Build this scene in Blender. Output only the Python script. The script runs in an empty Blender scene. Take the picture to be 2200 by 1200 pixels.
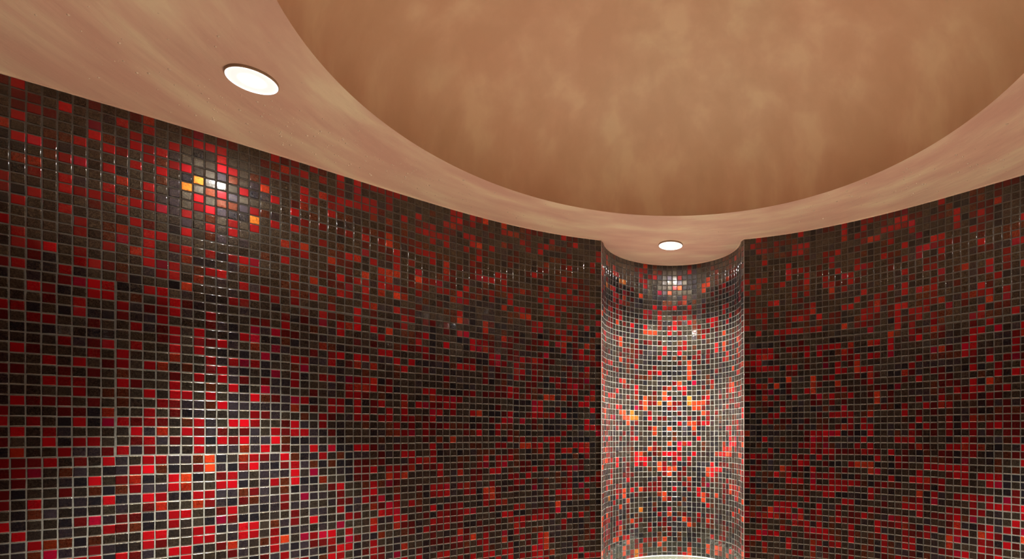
import bpy, math, random
import numpy as np
from mathutils import Vector

# ------------------------------------------------------------------ camera, world, exposure
T = 0.022                      # one mosaic tile with its joint, metres
EYE = 1.45                     # camera height
ZC = EYE + 33.9 * T            # ceiling height
sc = bpy.context.scene
cd = bpy.data.cameras.new('camera')
cam = bpy.data.objects.new('camera', cd)
sc.collection.objects.link(cam)
cam.location = (0, 0, EYE)
cam.rotation_euler = (math.pi / 2, 0, 0)
cd.sensor_width = 36.0
cd.lens = 36.0 * 1150 / 2200
cd.shift_x = -325 / 2200
cd.shift_y = 335 / 2200
cd.clip_start = 0.02
sc.camera = cam
sc.view_settings.view_transform = 'Standard'
sc.view_settings.look = 'None'
sc.view_settings.gamma = 1.0
sc.view_settings.use_curve_mapping = False
sc.view_settings.exposure = 0.58
w = bpy.data.worlds.new('world')
sc.world = w
w.use_nodes = True
w.node_tree.nodes['Background'].inputs[0].default_value = (0, 0, 0, 1)
w.node_tree.nodes['Background'].inputs[1].default_value = 0.0

SPOT_POWER = 520.0
NICHE_POWER = 500.0
LIGHT_COL = (1.0, 0.95, 0.85)

rng = np.random.default_rng(7)
random.seed(7)
C = sc.collection


def P(x, y, z):
    """tile units relative to the eye -> metres"""
    return (x * T, y * T, EYE + z * T)


# ------------------------------------------------------------------ materials
def new_mat(name):
    m = bpy.data.materials.new(name)
    m.use_nodes = True
    nt = m.node_tree
    return m, nt, nt.nodes, nt.links, nt.nodes['Principled BSDF']


def plaster(name, cols, scale, stretch, rough=0.42, bump=0.15, rot=0.0, around=None):
    m, nt, N, L, b = new_mat(name)
    tc = N.new('ShaderNodeTexCoord')
    mp = N.new('ShaderNodeMapping')
    mp.inputs['Scale'].default_value = stretch
    mp.inputs['Rotation'].default_value = (0, 0, rot)
    L.new(tc.outputs['Object'], mp.inputs[0])
    if around:
        # caustic-like light wisps put into the colour, by angle and distance from the dome
        sx = N.new('ShaderNodeSeparateXYZ')
        L.new(tc.outputs['Object'], sx.inputs[0])

        def mth(op, a_, b_=None):
            q = N.new('ShaderNodeMath')
            q.operation = op
            for i_, v_ in enumerate((a_, b_)):
                if v_ is None:
                    continue
                if isinstance(v_, (int, float)):
                    q.inputs[i_].default_value = v_
                else:
                    L.new(v_, q.inputs[i_])
            return q.outputs[0]
        dx = mth('SUBTRACT', sx.outputs[0], around[0])
        dy = mth('SUBTRACT', sx.outputs[1], around[1])
        an = mth('ARCTAN2', dx, dy)
        rd = mth('SQRT', mth('ADD', mth('MULTIPLY', dx, dx), mth('MULTIPLY', dy, dy)))
        cb = N.new('ShaderNodeCombineXYZ')
        L.new(an, cb.inputs[0])
        L.new(rd, cb.inputs[1])
        L.new(cb.outputs[0], mp.inputs[0])
    n1 = N.new('ShaderNodeTexNoise')
    n1.inputs['Scale'].default_value = scale
    n1.inputs['Detail'].default_value = 4
    n1.inputs['Roughness'].default_value = 0.5
    n1.inputs['Distortion'].default_value = 0.15
    L.new(mp.outputs[0], n1.inputs[0])
    r = N.new('ShaderNodeValToRGB')
    e = r.color_ramp.elements
    e[0].position = 0.38
    e[0].color = (*cols[0], 1)
    e[1].position = 0.66
    e[1].color = (*cols[2], 1)
    k = e.new(0.52)
    k.color = (*cols[1], 1)
    L.new(n1.outputs[0], r.inputs[0])
    # broad colour clouds
    n2 = N.new('ShaderNodeTexNoise')
    n2.inputs['Scale'].default_value = scale * 0.35
    n2.inputs['Detail'].default_value = 2
    L.new(tc.outputs['Object'], n2.inputs[0])
    mx = N.new('ShaderNodeMix')
    mx.data_type = 'RGBA'
    mx.blend_type = 'MULTIPLY'
    rr = N.new('ShaderNodeValToRGB')
    rr.color_ramp.elements[0].position = 0.35
    rr.color_ramp.elements[0].color = (1.0, 0.93, 0.90, 1)
    rr.color_ramp.elements[1].position = 0.65
    rr.color_ramp.elements[1].color = (0.97, 1.0, 0.95, 1)
    L.new(n2.outputs[0], rr.inputs[0])
    mx.inputs[0].default_value = 0.9
    L.new(r.outputs[0], mx.inputs[6])
    L.new(rr.outputs[0], mx.inputs[7])
    L.new(mx.outputs[2], b.inputs['Base Color'])
    b.inputs['Roughness'].default_value = rough
    n3 = N.new('ShaderNodeTexNoise')
    n3.inputs['Scale'].default_value = 22 if bump > 0.15 else 14
    n3.inputs['Detail'].default_value = 4
    L.new(mp.outputs[0] if bump > 0.15 else tc.outputs['Object'], n3.inputs[0])
    bp = N.new('ShaderNodeBump')
    bp.inputs['Strength'].default_value = bump
    bp.inputs['Distance'].default_value = 0.01
    L.new(n3.outputs[0], bp.inputs['Height'])
    L.new(bp.outputs[0], b.inputs['Normal'])
    return m


M_SOFFIT = plaster('polished_plaster', [(0.74, 0.515, 0.42), (0.81, 0.62, 0.49), (0.90, 0.79, 0.60)], 7.0, (0.42, 1.6, 1), 0.38, 0.2, 0.0, (1.25 * T, 50.2 * T))
M_DOME = plaster('dome_plaster', [(0.67, 0.46, 0.31), (0.72, 0.51, 0.35), (0.79, 0.61, 0.42)], 6.0, (1.6, 1.6, 0.7), 0.5, 0.12)


def simple(name, col, rough=0.5, metal=0.0):
    m, nt, N, L, b = new_mat(name)
    b.inputs['Base Color'].default_value = (*col, 1)
    b.inputs['Roughness'].default_value = rough
    b.inputs['Metallic'].default_value = metal
    return m, N, L, b


def grout_mat():
    m, N, L, b = simple('cement_grout', (0.12, 0.12, 0.10), 0.8)
    b.inputs['Specular IOR Level'].default_value = 0.1
    tc = N.new('ShaderNodeTexCoord')
    n = N.new('ShaderNodeTexNoise')
    n.inputs['Scale'].default_value = 120
    n.inputs['Detail'].default_value = 3
    L.new(tc.outputs['Object'], n.inputs[0])
    r = N.new('ShaderNodeValToRGB')
    r.color_ramp.elements[0].position = 0.3
    r.color_ramp.elements[0].color = (0.088, 0.087, 0.076, 1)
    r.color_ramp.elements[1].position = 0.7
    r.color_ramp.elements[1].color = (0.125, 0.123, 0.108, 1)
    L.new(n.outputs[0], r.inputs[0])
    L.new(r.outputs[0], b.inputs['Base Color'])
    return m


def glass_mat():
    """glass mosaic: smooth clear face over coloured, partly aventurine glass"""
    m, nt, N, L, b = new_mat('glass_mosaic')
    a = N.new('ShaderNodeAttribute')
    a.attribute_name = 'tile_colour'
    s = N.new('ShaderNodeAttribute')
    s.attribute_name = 'tile_seed'
    tc = N.new('ShaderNodeTexCoord')
    ofs = N.new('ShaderNodeVectorMath')
    ofs.operation = 'MULTIPLY_ADD'
    L.new(s.outputs['Color'], ofs.inputs[0])
    ofs.inputs[1].default_value = (37, 53, 71)
    L.new(tc.outputs['Object'], ofs.inputs[2])
    # swirls drawn in the glass
    n1 = N.new('ShaderNodeTexNoise')
    n1.inputs['Scale'].default_value = 75
    n1.inputs['Detail'].default_value = 5
    n1.inputs['Roughness'].default_value = 0.65
    n1.inputs['Distortion'].default_value = 3.0
    L.new(ofs.outputs[0], n1.inputs[0])
    mr = N.new('ShaderNodeMapRange')
    mr.inputs[1].default_value = 0.35
    mr.inputs[2].default_value = 0.68
    mr.inputs[3].default_value = 0.5
    mr.inputs[4].default_value = 1.7
    L.new(n1.outputs[0], mr.inputs[0])
    vm = N.new('ShaderNodeVectorMath')
    vm.operation = 'SCALE'
    L.new(a.outputs['Color'], vm.inputs[0])
    L.new(mr.outputs[0], vm.inputs['Scale'])
    # plain tiles keep an even colour; alpha tells how much aventurine is in the glass
    mx = N.new('ShaderNodeMix')
    mx.data_type = 'RGBA'
    L.new(a.outputs['Alpha'], mx.inputs[0])
    L.new(a.outputs['Color'], mx.inputs[6])
    L.new(vm.outputs[0], mx.inputs[7])
    L.new(mx.outputs[2], b.inputs['Base Color'])
    b.inputs['Roughness'].default_value = 0.32
    mt = N.new('ShaderNodeMapRange')
    mt.inputs[3].default_value = 0.70
    mt.inputs[4].default_value = 0.88
    L.new(a.outputs['Alpha'], mt.inputs[0])
    L.new(mt.outputs[0], b.inputs['Metallic'])
    b.inputs['Specular IOR Level'].default_value = 0.2
    # metal flakes with their own scattered normals
    n2 = N.new('ShaderNodeTexNoise')
    n2.inputs['Scale'].default_value = 300
    n2.inputs['Detail'].default_value = 2
    n2.inputs['Distortion'].default_value = 1.5
    L.new(ofs.outputs[0], n2.inputs[0])
    fr = N.new('ShaderNodeMapRange')
    fr.inputs[1].default_value = 0.48
    fr.inputs[2].default_value = 0.60
    L.new(n2.outputs[0], fr.inputs[0])
    fm = N.new('ShaderNodeMath')
    fm.operation = 'MULTIPLY'
    L.new(fr.outputs[0], fm.inputs[0])
    L.new(a.outputs['Alpha'], fm.inputs[1])
    bp = N.new('ShaderNodeBump')
    bp.inputs['Strength'].default_value = 0.9
    bp.inputs['Distance'].default_value = 0.0005
    L.new(n2.outputs[0], bp.inputs['Height'])
    g = N.new('ShaderNodeBsdfGlossy')
    g.inputs['Roughness'].default_value = 0.33
    gm = N.new('ShaderNodeMix')
    gm.data_type = 'RGBA'
    gm.inputs[0].default_value = 0.22
    L.new(a.outputs['Color'], gm.inputs[6])
    gm.inputs[7].default_value = (0.55, 0.45, 0.28, 1)
    L.new(gm.outputs[2], g.inputs['Color'])
    L.new(bp.outputs[0], g.inputs['Normal'])
    ms = N.new('ShaderNodeMixShader')
    fk = N.new('ShaderNodeMath')
    fk.operation = 'MULTIPLY'
    fk.inputs[1].default_value = 0.5
    L.new(fm.outputs[0], fk.inputs[0])
    L.new(fk.outputs[0], ms.inputs[0])
    L.new(b.outputs[0], ms.inputs[1])
    L.new(g.outputs[0], ms.inputs[2])
    # clear face of the glass on top
    top = N.new('ShaderNodeBsdfGlossy')
    top.inputs['Roughness'].default_value = 0.07
    top.inputs['Color'].default_value = (1, 1, 1, 1)
    n3 = N.new('ShaderNodeTexNoise')
    n3.inputs['Scale'].default_value = 60
    L.new(ofs.outputs[0], n3.inputs[0])
    b3 = N.new('ShaderNodeBump')
    b3.inputs['Strength'].default_value = 0.10
    b3.inputs['Distance'].default_value = 0.002
    L.new(n3.outputs[0], b3.inputs['Height'])
    L.new(b3.outputs[0], top.inputs['Normal'])
    fre = N.new('ShaderNodeFresnel')
    fre.inputs[0].default_value = 1.5
    m2 = N.new('ShaderNodeMixShader')
    fmin = N.new('ShaderNodeMath')
    fmin.operation = 'MINIMUM'
    fmin.inputs[1].default_value = 0.17             # the fired face is never a full mirror
    L.new(fre.outputs[0], fmin.inputs[0])
    L.new(fmin.outputs[0], m2.inputs[0])
    L.new(ms.outputs[0], m2.inputs[1])
    L.new(top.outputs[0], m2.inputs[2])
    L.new(m2.outputs[0], N['Material Output'].inputs['Surface'])
    return m


M_GROUT = grout_mat()
M_GLASS = glass_mat()


# ------------------------------------------------------------------ helpers
def link(name, verts, faces, mats, parent=None, smooth=False, fmat=None):
    me = bpy.data.meshes.new(name)
    me.from_pydata([tuple(v) for v in verts], [], [tuple(f) for f in faces])
    for m in mats:
        me.materials.append(m)
    if fmat is not None:
        me.polygons.foreach_set('material_index', fmat)
    if smooth:
        me.polygons.foreach_set('use_smooth', [True] * len(me.polygons))
    me.update()
    o = bpy.data.objects.new(name, me)
    C.objects.link(o)
    if parent:
        o.parent = parent
        o.matrix_parent_inverse = parent.matrix_world.inverted()
    return o


def thing(name, label, cat, loc, group=None):
    o = bpy.data.objects.new(name, None)
    C.objects.link(o)
    o.location = loc
    o.empty_display_size = 0.05
    o['label'] = label
    o['category'] = cat
    if group:
        o['group'] = group
    bpy.context.view_layer.update()
    return o


def lathe(name, prof, loc, mats, parent=None, seg=64, smooth=True):
    """profile of (r, z) turned around the vertical through loc; in local coordinates"""
    v, f = [], []
    for r, z in prof:
        for i in range(seg):
            a = 2 * math.pi * i / seg
            v.append((r * math.cos(a), r * math.sin(a), z))
    for k in range(len(prof) - 1):
        for i in range(seg):
            j = (i + 1) % seg
            f.append((k * seg + i, k * seg + j, (k + 1) * seg + j, (k + 1) * seg + i))
    o = link(name, v, f, mats, None, smooth)
    o.location = loc
    if parent:
        o.parent = parent
    return o


# ------------------------------------------------------------------ plan of the room (tile units)
def wall_path(x0, y0, step, co, n):
    x, y = x0, y0
    pts = [(x, y)]
    for i in range(n):
        for k in range(10):
            th = np.polyval(co, (i + (k + .5) / 10) / 50)
            x += math.cos(th) * step / 10
            y += math.sin(th) * step / 10
        pts.append((x, y))
    return pts, th


LEFT, thL = wall_path(-10.765, 92.869, 0.9984, [0.7003237674046985, -1.4436139631893, 0.0657796936, 1.17214251814, -2.853667108974], 67)
RIGHT, thR = wall_path(13.948, 92.357, 1.0046, [0.35631391678, -0.311287792508, 0.728163796825, -1.2312196997450, -0.2566281136], 40)
x, y = LEFT[-1]
for i in range(8):                                   # straight on towards the left corner
    x += math.cos(thL)
    y += math.sin(thL)
    LEFT.append((x, y))
x, y = RIGHT[-1]
for i in range(32):
    x += math.cos(thR) * 1.0
    y += math.sin(thR) * 1.0
    RIGHT.append((x, y))
NR = 12.1
NC = (1.55, 94.5)
NICHE = []
a0 = math.atan2(LEFT[0][1] - NC[1], LEFT[0][0] - NC[0])
a1 = math.atan2(RIGHT[0][1] - NC[1], RIGHT[0][0] - NC[0])
if a0 < 0:
    a0 += 2 * math.pi
NN = 42
for i in range(NN + 1):
    a = a0 + (a1 - a0) * i / NN
    NICHE.append((NC[0] + NR * math.cos(a), NC[1] + NR * math.sin(a)))
NICHE[0] = LEFT[0]
NICHE[-1] = RIGHT[0]


def straight(p, q):
    d = math.hypot(q[0] - p[0], q[1] - p[1])
    n = round(d)
    return [(p[0] + (q[0] - p[0]) * i / n, p[1] + (q[1] - p[1]) * i / n) for i in range(n + 1)]


FL = straight(LEFT[-1], (-9.0, -11.0))
FR = straight((11.0, -11.0), RIGHT[-1])
FB = straight((-9.0, -11.0), (11.0, -11.0))

Z_TOP = 33.9
Z_FLOOR = -EYE / T

# ------------------------------------------------------------------ tile colours
PAL = {
    'R': ((0.41, 0.003, 0.008), 0.25),     # bright red
    'r': ((0.25, 0.003, 0.006), 0.2),
    'D': ((0.11, 0.004, 0.005), 0.3),      # dark red
    'O': ((0.105, 0.020, 0.008), 0.9),      # red brown aventurine
    'K': ((0.044, 0.037, 0.028), 1.0),     # olive brown aventurine
    'k': ((0.028, 0.023, 0.020), 0.8),
    'B': ((0.013, 0.013, 0.018), 0.5),     # near black
    'P': ((0.034, 0.028, 0.037), 0.8),     # violet grey
}
PAL['S'] = ((0.60, 0.045, 0.012), 0.6)      # orange red
PAL['A'] = ((0.70, 0.20, 0.02), 1.0)        # amber aventurine
KEYS = list('RrDOKkBPSA')
PROB = np.array([0.155, 0.095, 0.12, 0.06, 0.22, 0.14, 0.08, 0.075, 0.012, 0.0])
PROB /= PROB.sum()


def colour_grid(nr, nc, prob):
    g = rng.choice(len(KEYS), size=(nr, nc), p=prob / prob.sum())
    # neighbours on a sheet are often alike
    for r in range(nr):
        for c in range(nc):
            u = rng.random()
            if u < 0.10 and c:
                g[r, c] = g[r, c - 1]
            elif u < 0.24 and r:
                g[r, c] = g[r - 1, c]
    return g


def build_wall(name, pts, side, rows, detail=True, zbot=None, override=None, prob=PROB):
    """curved wall: grout skin following the plan plus one glass tile per cell.
    side=+1: the room lies to the left of the walking direction of pts"""
    verts, faces, fm, cols, seeds, flat = [], [], [], [], [], []
    zbot = Z_FLOOR if zbot is None else zbot
    A = np.array(pts, float)
    n = len(A)
    d = np.gradient(A, axis=0)
    d /= np.linalg.norm(d, axis=1)[:, None]
    nrm = np.c_[-d[:, 1], d[:, 0]] * side           # into the room
    G = 0.030                                       # grout lies this much behind the tile faces
    D = A - nrm * G
    B = A - nrm * 3.0                               # back of the wall
    # grout sheet, finely divided so that light follows the curve
    for i in range(n):
        for z in (Z_TOP + 0.4, zbot):
            verts.append(P(D[i, 0], D[i, 1], z))
            cols.append((0.6, 0.55, 0.47, 0))
            seeds.append(0.0)
    for i in range(n - 1):
        q = (2 * i, 2 * i + 1, 2 * i + 3, 2 * i + 2)
        faces.append(q if side > 0 else q[::-1])
        fm.append(0)
    base = len(verts)
    for i in range(n):
        for z in (Z_TOP + 0.4, zbot):
            verts.append(P(B[i, 0], B[i, 1], z))
            cols.append((0.6, 0.55, 0.47, 0))
            seeds.append(0.0)
    for i in range(n - 1):
        q = (base + 2 * i, base + 2 * i + 1, base + 2 * i + 3, base + 2 * i + 2)
        faces.append(q[::-1] if side > 0 else q)
        fm.append(0)
        faces.append((2 * i, 2 * i + 2, base + 2 * i + 2, base + 2 * i))
        fm.append(0)
        faces.append((2 * i + 1, base + 2 * i + 1, base + 2 * i + 3, 2 * i + 3))
        fm.append(0)
    for i in (0, n - 1):
        faces.append((2 * i, 2 * i + 1, base + 2 * i + 1, base + 2 * i))
        fm.append(0)
    nc = n - 1
    g = colour_grid(rows, nc, prob)
    if override is not None:
        override(g)
    # offsets of the mosaic sheets the tiles came on
    sheet = {}
    if detail:
        U = [0.0, 0.035, 0.085, 0.915, 0.965, 1.0]
        Hh = [-0.040, -0.010, 0.0, 0.0, -0.010, -0.040]
    else:
        U = [0.0, 1.0]
        Hh = [0.0, 0.0]
    m = len(U)
    fz = [(r * m + c, r * m + c + 1, (r + 1) * m + c + 1, (r + 1) * m + c) for r in range(m - 1) for c in range(m - 1)]
    nmid = len(fz) // 2                             # the plain middle face of a tile
    gap = 0.085
    flat = [1] * len(faces)
    for c in range(nc):
        p, q = A[c], A[c + 1]
        L_ = np.linalg.norm(q - p)
        t = (q - p) / L_
        nn = np.array((-t[1], t[0])) * side
        for r in range(rows):
            ztop = Z_TOP - r * 1.0
            if ztop - 1 < zbot - 0.4:
                break
            sr = r // 18
            sk = (sr, c // 15)
            if sk not in sheet:
                sheet[sk] = (rng.normal(0, 0.03), rng.normal(0, 0.03))
            so = sheet[sk]
            k = KEYS[g[r, c]]
            col, gl = PAL[k]
            f = math.exp(rng.normal(0, 0.16))
            hue = rng.random()
            cc = [col[0] * f, col[1] * f, col[2] * f]
            if k in 'Rr' and hue < 0.10:            # orange-leaning reds
                cc[1] += 0.018
                gl = 0.75
            elif k in 'Rr' and hue > 0.9:
                cc[2] += 0.02
            gl = min(1, max(0, gl + rng.normal(0, 0.2)))
            w_ = (1 - gap) * L_ + rng.normal(0, 0.008)
            h_ = 1 - gap + rng.normal(0, 0.008)
            ox = so[0] + rng.normal(0, 0.008) + (1 - gap) * 0
            oz = so[1] + rng.normal(0, 0.008)
            tx, tz = rng.normal(0, 0.012), rng.normal(0, 0.012)
            tw = rng.normal(0, 0.006)
            hd = rng.normal(0, 0.006)
            sd = rng.random()
            b0 = len(verts)
            cx_ = L_ / 2 + ox
            cz_ = ztop - 0.5 + oz
            for iu in range(m):
                for iv in range(m):
                    u = (U[iu] - 0.5) * w_
                    v = (U[iv] - 0.5) * h_
                    # rounded corners
                    if detail and iu in (0, m - 1) and iv in (0, m - 1):
                        u *= 0.965
                        v *= 0.965
                    hh = min(Hh[iu], Hh[iv]) + hd + u * tx + v * tz
                    uu = u + v * tw
                    vv = v - u * tw
                    X = p + t * (cx_ + uu) + nn * hh
                    verts.append(P(X[0], X[1], cz_ + vv))
                    ed = 0.22 if detail and (min(iu, iv) == 0 or max(iu, iv) == m - 1) else (0.55 if detail and (min(iu, iv) == 1 or max(iu, iv) == m - 2) else 1.0)  # edges lack foil; inner shade is also put into their darker colour
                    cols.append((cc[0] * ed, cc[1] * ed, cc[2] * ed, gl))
                    seeds.append(sd)
            for nf, q4 in enumerate(fz):
                q4 = tuple(b0 + i for i in q4)
                # iu runs along the wall, iv upward
                faces.append(q4 if side < 0 else q4[::-1])
                fm.append(1)
                flat.append(1 if (not detail or nf == nmid) else 0)
    o = link(name, verts, faces, [M_GROUT, M_GLASS], None, False, fm)
    me = o.data
    sm = np.array(flat) == 0
    me.polygons.foreach_set('use_smooth', sm)
    ca = me.attributes.new('tile_colour', 'FLOAT_COLOR', 'POINT')
    ca.data.foreach_set('color', np.array(cols, np.float32).ravel())
    sa = me.attributes.new('tile_seed', 'FLOAT_COLOR', 'POINT')
    s4 = np.array(seeds, np.float32)
    s4 = np.stack([s4, (s4 * 7.3) % 1, (s4 * 13.7) % 1, np.ones_like(s4)], 1)
    sa.data.foreach_set('color', s4.ravel())
    me.update()
    o['kind'] = 'structure'
    return o


# colours of the near part of the left wall, one string per tile column, top to bottom
NEAR = '''
DkKkrBBKBrrBkrKkKDBKKrDKkKkDPkkrrkDBrDkDDKRkBk
RDDRKRBrBKBRKKRrKRKKkrKBkRKDKkRkKRKRDrDBkBBRPP
KDrKKRKrrkRKKKKrDBPRKBrkkDKKkkDkrkkkDrKKROKkrO
kKDKODOKKKKkKKkRBBkDDKrBkKRkRKDkKrRKRkkKkPKkrR
kRKKOPrKRRKRKkBKKrDBKBKKrKkDrKDDBPBrkOPDPkBPOP
kKKkRKRKPrKkrRKrrPRkrRKkPKRkrrKDRKrPDPBkPBDkBP
DKrRKKkKKRDKKkKkRKRRKBDBDrKDkkDBBKrPkKROBkRKOD
kPKORKRKRrKKOOrKDKRRKBKkRKDKKOKrRKKDRBKBRKPrKPB
KRKPrKBRKRrkrRKKODBKrDKKKrrOROOKRkKRPPDOBPDDkBR
DKrRKRKKOrKRKKRkKBBOPPrKrKKKDKkKDRDPKrRrPKDOkkD
rrKrrKKRrrKDRRRRPKRkDPPKKKrKKRKrrPRDrRBPRDBBRrP
KKKROROKPRKKRKKrrKRrDrDDKKrKKkrKDRPKrOkPrRPkRDKK
KKRPrKPPPPkBKrPRRBKRRKRrRrkDRRDDkKDPPBRRPkrrkKRk
OrKKRBAKKrPRKRrKkSPDPkKKKKOKKrPBOrkkPkSRBKRkkKrr
rRBKkAKRrKkKKKBOrkKBkKRrRKkrKKPPrDrRODBkrSKKrrBk
KrkKKKOKROROKrBRKkBkrDkDKrrKOROkPPBkSSKKrDkBrrkK
DRRRPKrOPKkPKBKRPkkPKPkRBPRRKKRkKDRPBPDrPPDrBkDk
DKKrOKPOBrRkKrPKKPrKkBBPkrPPRPPPRkDPkBrRPBrDPPRD
KKKKKrKPBKKPkROKRkrPkKRKBrBDBPPKRDRrrDPBODKBRRPP
KKKOPBKrARKKKRrKPRkBDrRrKrkkKRPrrPPPrRKkDOPBrrkkB
KDKrSPKOKKKKOKKkrkkKDPBKRBBDROPDKKPRDPPPPPBkKkOPD
ROrKKRKPRKKKkKkKKrBKKRBrBKrPPDPPKrRkPBPrkPPkOrrrP
DRDKKKKKKKRKRKKOkkKDRDOPKKKBkPPKDDODRDPOODDKPBSPr
rrKKKDRPRKrDKKRORrKBKDBKRODrKRrkRRBkORRRBkPDDPkBP
kRKRRRKrOKSRKKKkOKDDkkkkrrBkKrkOPRBPBPkBPrPkkPrPB
rKKKRKOKKKkKKKSPRkKPOkKDPkKKDBDkkPPRPOrBPPKPRkrDP
DrkRKKKrKrKKKDKRKKRrkPrkPKrKkKKrrBkPrBkrKPKPBPRDB
kKKrrRKKKKOSDDDKOrDKPKOrRPrPPrrDkDKRkOKKDkPKkkRrD
'''.split()


def near_tiles(g):
    for c, col in enumerate(NEAR):
        for r_, k in enumerate(col):
            g[r_, 67 - c] = KEYS.index(k)


RT = 99
wl = build_wall('wall_left', LEFT, +1, RT, override=near_tiles)
wr = build_wall('wall_right', RIGHT, -1, RT)
wb = build_wall('wall_back', NICHE, -1, 58, zbot=-23.85, prob=np.array([0.05, 0.05, 0.16, 0.05, 0.17, 0.20, 0.17, 0.11, 0.06, 0.004]))
wf = build_wall('wall_front_left', FL, +1, RT, detail=False)
wg = build_wall('wall_front_right', FR, +1, RT, detail=False)
wh = build_wall('wall_front', FB, +1, RT, detail=False)

# thin metal profiles where the niche meets the walls
M_TRIM, _, _, _ = simple('pale_edge_profile', (0.40, 0.37, 0.33), 0.45)


def corner_strip(name, p, ang, zlo):
    v, f = [], []
    seg = 8
    r = 0.06
    for z in (Z_TOP + 0.1, zlo):
        for i in range(seg):
            a = 2 * math.pi * i / seg
            v.append(P(p[0] + r * math.cos(a), p[1] + r * math.sin(a), z))
    for i in range(seg):
        j = (i + 1) % seg
        f.append((i, j, seg + j, seg + i))
    o = link(name, v, f, [M_TRIM], None, True)
    o['kind'] = 'structure'
    return o


corner_strip('trim_1', (LEFT[0][0] + 0.02, LEFT[0][1] - 0.02), 0, Z_FLOOR)
corner_strip('trim_2', (RIGHT[0][0] - 0.02, RIGHT[0][1] - 0.02), 0, Z_FLOOR)

# ------------------------------------------------------------------ ceiling with its dome
DC = (1.25, 50.2)
DR = 32.5
OUT = [p for p in LEFT[::-1]] + NICHE[1:-1] + RIGHT + FR[::-1][1:] + FB[::-1][1:] + FL[::-1][1:-1]
cen = np.array(DC)
ang = np.array([math.atan2(p[1] - DC[1], p[0] - DC[0]) for p in OUT])
# rings between the dome edge and the walls; wall points are pushed out into the wall a little
V, F = [], []
no = len(OUT)
O = np.array(OUT)
dirs = O - cen
dirs /= np.linalg.norm(dirs, axis=1)[:, None]
inner = cen + dirs * DR
NRG = 6
for k in range(NRG + 1):
    s = k / NRG
    ring = inner * (1 - s) + (O + dirs * 1.2) * s
    for p in ring:
        V.append(P(p[0], p[1], Z_TOP))
for k in range(NRG):
    for i in range(no):
        j = (i + 1) % no
        F.append((k * no + i, k * no + j, (k + 1) * no + j, (k + 1) * no + i))
# slab above so that the ceiling has thickness
b0 = len(V)
for p in O + dirs * 1.2:
    V.append(P(p[0], p[1], Z_TOP + 3.0))
for i in range(no):
    j = (i + 1) % no
    F.append((NRG * no + i, NRG * no + j, b0 + j, b0 + i))
ceil = link('ceiling', V, F, [M_SOFFIT])
ceil['kind'] = 'structure'

# dome: a shallow ellipsoid rising from a crisp edge
prof = []
HD = 19.0
for i in range(0, 29):
    a = (math.pi / 2) * i / 28
    prof.append(((DR + 0.01) * math.cos(a), HD * math.sin(a)))
dome = lathe('dome', [(max(r, 0.001) * T, z * T) for r, z in prof], P(DC[0], DC[1], Z_TOP), [M_DOME], None, 256)
dome.parent = ceil
# rounded plaster bead along the walls
V, F = [], []
nb = len(LEFT[::-1] + NICHE[1:-1] + RIGHT)
BP = np.array(LEFT[::-1] + NICHE[1:-1] + RIGHT)
dd = np.gradient(BP, axis=0)
dd /= np.linalg.norm(dd, axis=1)[:, None]
nin = np.c_[dd[:, 1], -dd[:, 0]]
prf = [(0.04, -0.10), (0.10, -0.13), (0.20, -0.10), (0.26, 0.0), (0.26, 0.02)]
prf = [(-0.2, -0.10)] + prf
for i in range(nb):
    for a, z in prf:
        q = BP[i] + nin[i] * a
        V.append(P(q[0], q[1], Z_TOP + z))
m = len(prf)
for i in range(nb - 1):
    for k in range(m - 1):
        F.append((i * m + k, i * m + k + 1, (i + 1) * m + k + 1, (i + 1) * m + k))
bead = link('edge_bead', V, F, [M_SOFFIT], None, True)
bead.parent = ceil

# ------------------------------------------------------------------ floor
M_FLOOR, N_, L_, b_ = simple('honed_brown_stone', (0.2, 0.15, 0.11), 0.45)
tc = N_.new('ShaderNodeTexCoord')
nn_ = N_.new('ShaderNodeTexNoise')
nn_.inputs['Scale'].default_value = 4
nn_.inputs['Detail'].default_value = 5
rp = N_.new('ShaderNodeValToRGB')
rp.color_ramp.elements[0].color = (0.38, 0.29, 0.22, 1)
rp.color_ramp.elements[1].color = (0.50, 0.41, 0.32, 1)
L_.new(tc.outputs['Object'], nn_.inputs[0])
L_.new(nn_.outputs[0], rp.inputs[0])
L_.new(rp.outputs[0], b_.inputs['Base Color'])
V = [P(p[0], p[1], Z_FLOOR) for p in (O + dirs * 1.2)]
V2 = [(a, b, c - 0.05) for a, b, c in V]
F = [tuple(range(no))[::-1]]
F += [tuple(range(no, 2 * no))]
F += [(i, (i + 1) % no, no + (i + 1) % no, no + i) for i in range(no)]
fl = link('floor', V + V2, F, [M_FLOOR])
fl['kind'] = 'structure'

# ------------------------------------------------------------------ stone ledge closing the niche
M_STONE, N_, L_, b_ = simple('wet_grey_stone', (0.36, 0.36, 0.31), 0.12)
tc = N_.new('ShaderNodeTexCoord')
nn_ = N_.new('ShaderNodeTexNoise')
nn_.inputs['Scale'].default_value = 25
nn_.inputs['Detail'].default_value = 4
rp = N_.new('ShaderNodeValToRGB')
rp.color_ramp.elements[0].color = (0.035, 0.040, 0.030, 1)
rp.color_ramp.elements[1].color = (0.060, 0.062, 0.050, 1)
L_.new(tc.outputs['Object'], nn_.inputs[0])
L_.new(nn_.outputs[0], rp.inputs[0])
L_.new(rp.outputs[0], b_.inputs['Base Color'])
ZL = -23.85
front = [(LEFT[0][0] + (RIGHT[0][0] - LEFT[0][0]) * i / 12, 92.6 - 1.6 * math.sin(math.pi * i / 12)) for i in range(1, 12)]
ring = [(NC[0] + (p[0] - NC[0]) * 0.993, NC[1] + (p[1] - NC[1]) * 0.993) for p in NICHE] + front[::-1]
led = thing('stone_ledge', 'pale grey-green stone ledge at the foot of the tiled niche', 'ledge', P(NC[0], NC[1], ZL - 1.4))


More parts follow.
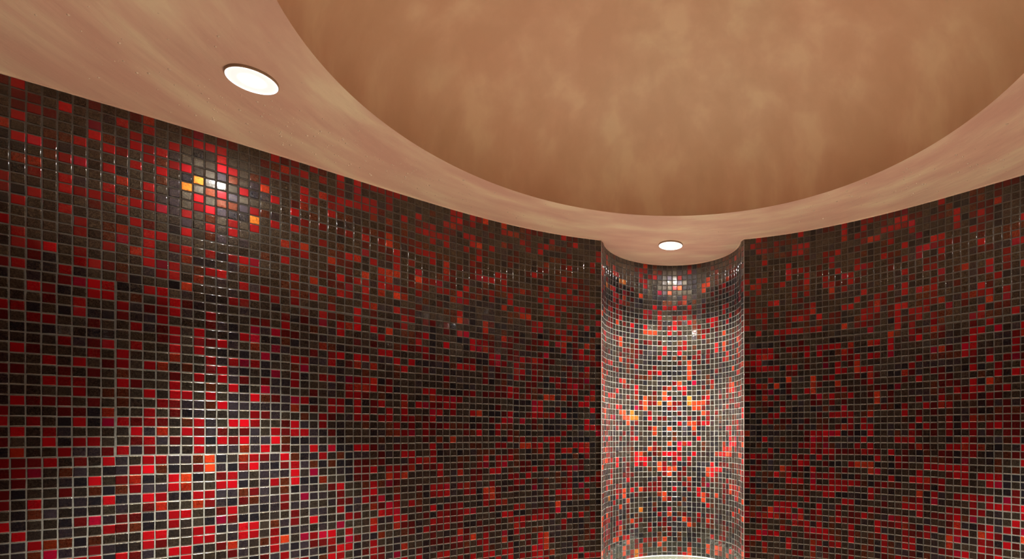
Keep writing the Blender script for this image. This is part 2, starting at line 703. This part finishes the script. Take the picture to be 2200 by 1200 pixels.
def slab(name, ring, z1, z0, mat, parent, bev=0.0):
    n = len(ring)
    c = np.mean(np.array(ring), axis=0)
    V, F = [], []
    lv = [(z0, 0), (z1 - bev, 0), (z1, bev)] if bev else [(z0, 0), (z1, 0)]
    for z, ins in lv:
        for p in ring:
            q = np.array(p)
            dq = c - q
            q = q + dq / np.linalg.norm(dq) * ins
            V.append(P(q[0], q[1], z))
    for k in range(len(lv) - 1):
        for i in range(n):
            j = (i + 1) % n
            F.append((k * n + i, k * n + j, (k + 1) * n + j, (k + 1) * n + i))
    F.append(tuple(range(n))[::-1])
    F.append(tuple(range((len(lv) - 1) * n, len(lv) * n)))
    return link(name, V, F, [mat], parent)


slab('slab', ring, ZL, ZL - 1.4, M_STONE, led, 0.08)
# pale sealant between the slab and the mosaic
V, F = [], []
for i, p in enumerate(NICHE):
    v = np.array(p) - np.array(NC)
    v /= np.linalg.norm(v)
    for a, z in ((-0.16, 0.0), (-0.12, 0.05), (-0.03, 0.10), (0.05, 0.10)):
        q = np.array(p) + v * a
        V.append(P(q[0], q[1], ZL + z))
for i in range(len(NICHE) - 1):
    for k in range(3):
        F.append((i * 4 + k, i * 4 + k + 1, (i + 1) * 4 + k + 1, (i + 1) * 4 + k))
M_SEAL, _, _, _ = simple('pale_sealant', (0.20, 0.195, 0.17), 0.5)
link('sealant_joint', V, F, [M_SEAL], led, True)
# plinth wall under the ledge
ringp = [(NC[0] + (p[0] - NC[0]) * 0.99, NC[1] + (p[1] - NC[1]) * 0.99) for p in NICHE]
pl = slab('wall_plinth', ringp, ZL - 1.42, Z_FLOOR + 0.02, M_GROUT, None)
pl['kind'] = 'structure'

# ------------------------------------------------------------------ recessed downlights
M_RING, _, _, _ = simple('bronze_tinted_rim', (0.42, 0.30, 0.20), 0.35)
M_WRING, N_, L_, b_ = simple('frosted_glass_edge', (0.9, 0.85, 0.78), 0.3)
b_.inputs['Emission Color'].default_value = (1.0, 0.95, 0.9, 1)
b_.inputs['Emission Strength'].default_value = 0.9


def glow_mat(name, rim, core, power):
    m, nt, N, L, b = new_mat(name)
    tc = N.new('ShaderNodeTexCoord')
    ln = N.new('ShaderNodeVectorMath')
    ln.operation = 'LENGTH'
    sx = N.new('ShaderNodeVectorMath')
    sx.operation = 'MULTIPLY'
    sx.inputs[1].default_value = (1, 1, 0)
    L.new(tc.outputs['Object'], sx.inputs[0])
    L.new(sx.outputs[0], ln.inputs[0])
    mr = N.new('ShaderNodeMapRange')
    mr.interpolation_type = 'SMOOTHSTEP'
    mr.inputs[1].default_value = 0.0
    mr.inputs[2].default_value = 0.046
    mr.inputs[3].default_value = core
    mr.inputs[4].default_value = rim
    L.new(ln.outputs['Value'], mr.inputs[0])
    b.inputs['Base Color'].default_value = (0.8, 0.8, 0.78, 1)
    b.inputs['Emission Color'].default_value = (1, 0.98, 0.96, 1)
    mr.inputs[3].default_value = 1.0
    mr.inputs[4].default_value = 0.0
    pw = N.new('ShaderNodeMath')
    pw.operation = 'POWER'
    pw.inputs[1].default_value = 12.0
    L.new(mr.outputs[0], pw.inputs[0])
    ma = N.new('ShaderNodeMath')
    ma.operation = 'MULTIPLY_ADD'
    ma.inputs[1].default_value = core
    ma.inputs[2].default_value = rim
    L.new(pw.outputs[0], ma.inputs[0])
    L.new(ma.outputs[0], b.inputs['Emission Strength'])
    return m


M_GLOW = glow_mat('lit_frosted_glass', 0.46, 1500.0, 1)


def downlight(x, y, rad, label, power, cone=62, spill=80, group='round recessed ceiling downlights'):
    t = thing('recessed_downlight', label, 'ceiling light', P(x, y, Z_TOP), group)
    r = rad * T
    lathe('trim_ring', [(r, 0.001), (r, -0.0045), (r - 0.0008, -0.0055), (r - 0.0014, -0.0055), (r - 0.0016, -0.004), (r - 0.0016, 0.001)], (0, 0, 0), [M_RING], t)
    lathe('glass_edge', [(r - 0.0015, -0.004), (r - 0.0016, -0.0056), (r - 0.0030, -0.0058), (r - 0.0034, -0.004)], (0, 0, 0), [M_WRING], t)
    lathe('diffuser', [(r - 0.0032, -0.0044), (r * 0.7, -0.0046), (r * 0.4, -0.0047), (0.0002, -0.0047)], (0, 0, 0), [M_GLOW], t)
    ld = bpy.data.lights.new('spot', 'SPOT')
    ld.energy = power
    ld.color = LIGHT_COL
    ld.spot_size = math.radians(cone)
    ld.spot_blend = 1.0
    ld.shadow_soft_size = 0.022
    lo = bpy.data.objects.new('lamp', ld)
    C.objects.link(lo)
    lo.parent = t
    lo.location = (0, 0, -0.03)
    sd = bpy.data.lights.new('spill', 'SPOT')
    sd.energy = power * (0.16 if spill > 100 else 0.09)
    sd.color = LIGHT_COL
    sd.spot_size = math.radians(spill)
    sd.spot_blend = 1.0
    sd.shadow_soft_size = 0.022
    so = bpy.data.objects.new('lamp_spill', sd)
    C.objects.link(so)
    so.parent = t
    so.location = (0, 0, -0.03)
    return t


downlight(-39.1, 50.9, 2.1, 'round glowing recessed downlight in the ceiling at the left, between dome and red mosaic wall', SPOT_POWER)
downlight(1.3, 95.1, 2.15, 'small round glowing recessed downlight in the ceiling of the tiled niche', NICHE_POWER, spill=112)
downlight(41.6, 50.9, 2.1, 'round recessed downlight right of the dome, beyond the edge of the picture', SPOT_POWER)

# ------------------------------------------------------------------ condensation
M_DROP, N_, L_, b_ = simple('water_drop', (0.75, 0.56, 0.42), 0.06)
b_.inputs['Base Color'].default_value = (0.86, 0.72, 0.58, 1)
b_.inputs['Coat Weight'].default_value = 1.0
b_.inputs['Coat Roughness'].default_value = 0.03


def drops(name, spots, nrm_down=True):
    V, F = [], []
    for (cx_, cy_, z, r) in spots:
        b0 = len(V)
        seg = 10
        rings = [(1.0, 0.0), (0.87, 0.38), (0.5, 0.72)]
        for rr, h in rings:
            for i in range(seg):
                a = 2 * math.pi * i / seg
                V.append((cx_ + r * rr * math.cos(a), cy_ + r * rr * math.sin(a), z - r * h))
        V.append((cx_, cy_, z - r * 0.85))
        for k in range(2):
            for i in range(seg):
                j = (i + 1) % seg
                F.append((b0 + k * seg + i, b0 + (k + 1) * seg + i, b0 + (k + 1) * seg + j, b0 + k * seg + j))
        for i in range(seg):
            j = (i + 1) % seg
            F.append((b0 + 2 * seg + i, b0 + 3 * seg, b0 + 2 * seg + j))
    o = link(name, V, F, [M_DROP], None, True)
    return o


sp = []


def inside_soffit(x, y):
    return math.hypot(x - DC[0], y - DC[1]) > DR + 1.0


clusters = [(-47, 56, 4, 60), (-42, 60, 3, 70), (-38, 64, 3.5, 60), (-33, 69, 3, 60), (-44, 52, 4, 20), (-36, 70, 5, 60), (-28, 76, 4, 50), (-30, 80, 3, 30),
            (-20, 84, 3, 30), (-50, 50, 4, 25), (-32, 46, 4, 10), (-8, 96, 3, 8), (6, 98, 4, 8), (30, 76, 4, 60), (36, 72, 4, 60), (24, 82, 3, 40), (40, 66, 4, 40),
            (-38, 44, 3, 8), (-44, 40, 5, 10)]
for cx_, cy_, s, n in clusters:
    for i in range(n):
        x = rng.normal(cx_, s)
        y = rng.normal(cy_, s)
        if inside_soffit(x, y) and y - x < 108 and y + x < 113:
            sp.append((x * T, y * T, ZC, float(np.clip(abs(rng.normal(0.0012, 0.0009)), 0.0006, 0.0034))))
dr = drops('condensation_droplets', sp)
dr['kind'] = 'stuff'
dr['label'] = 'scattered tiny water drops hanging from the plaster ceiling around the dome'
dr['category'] = 'water drops'
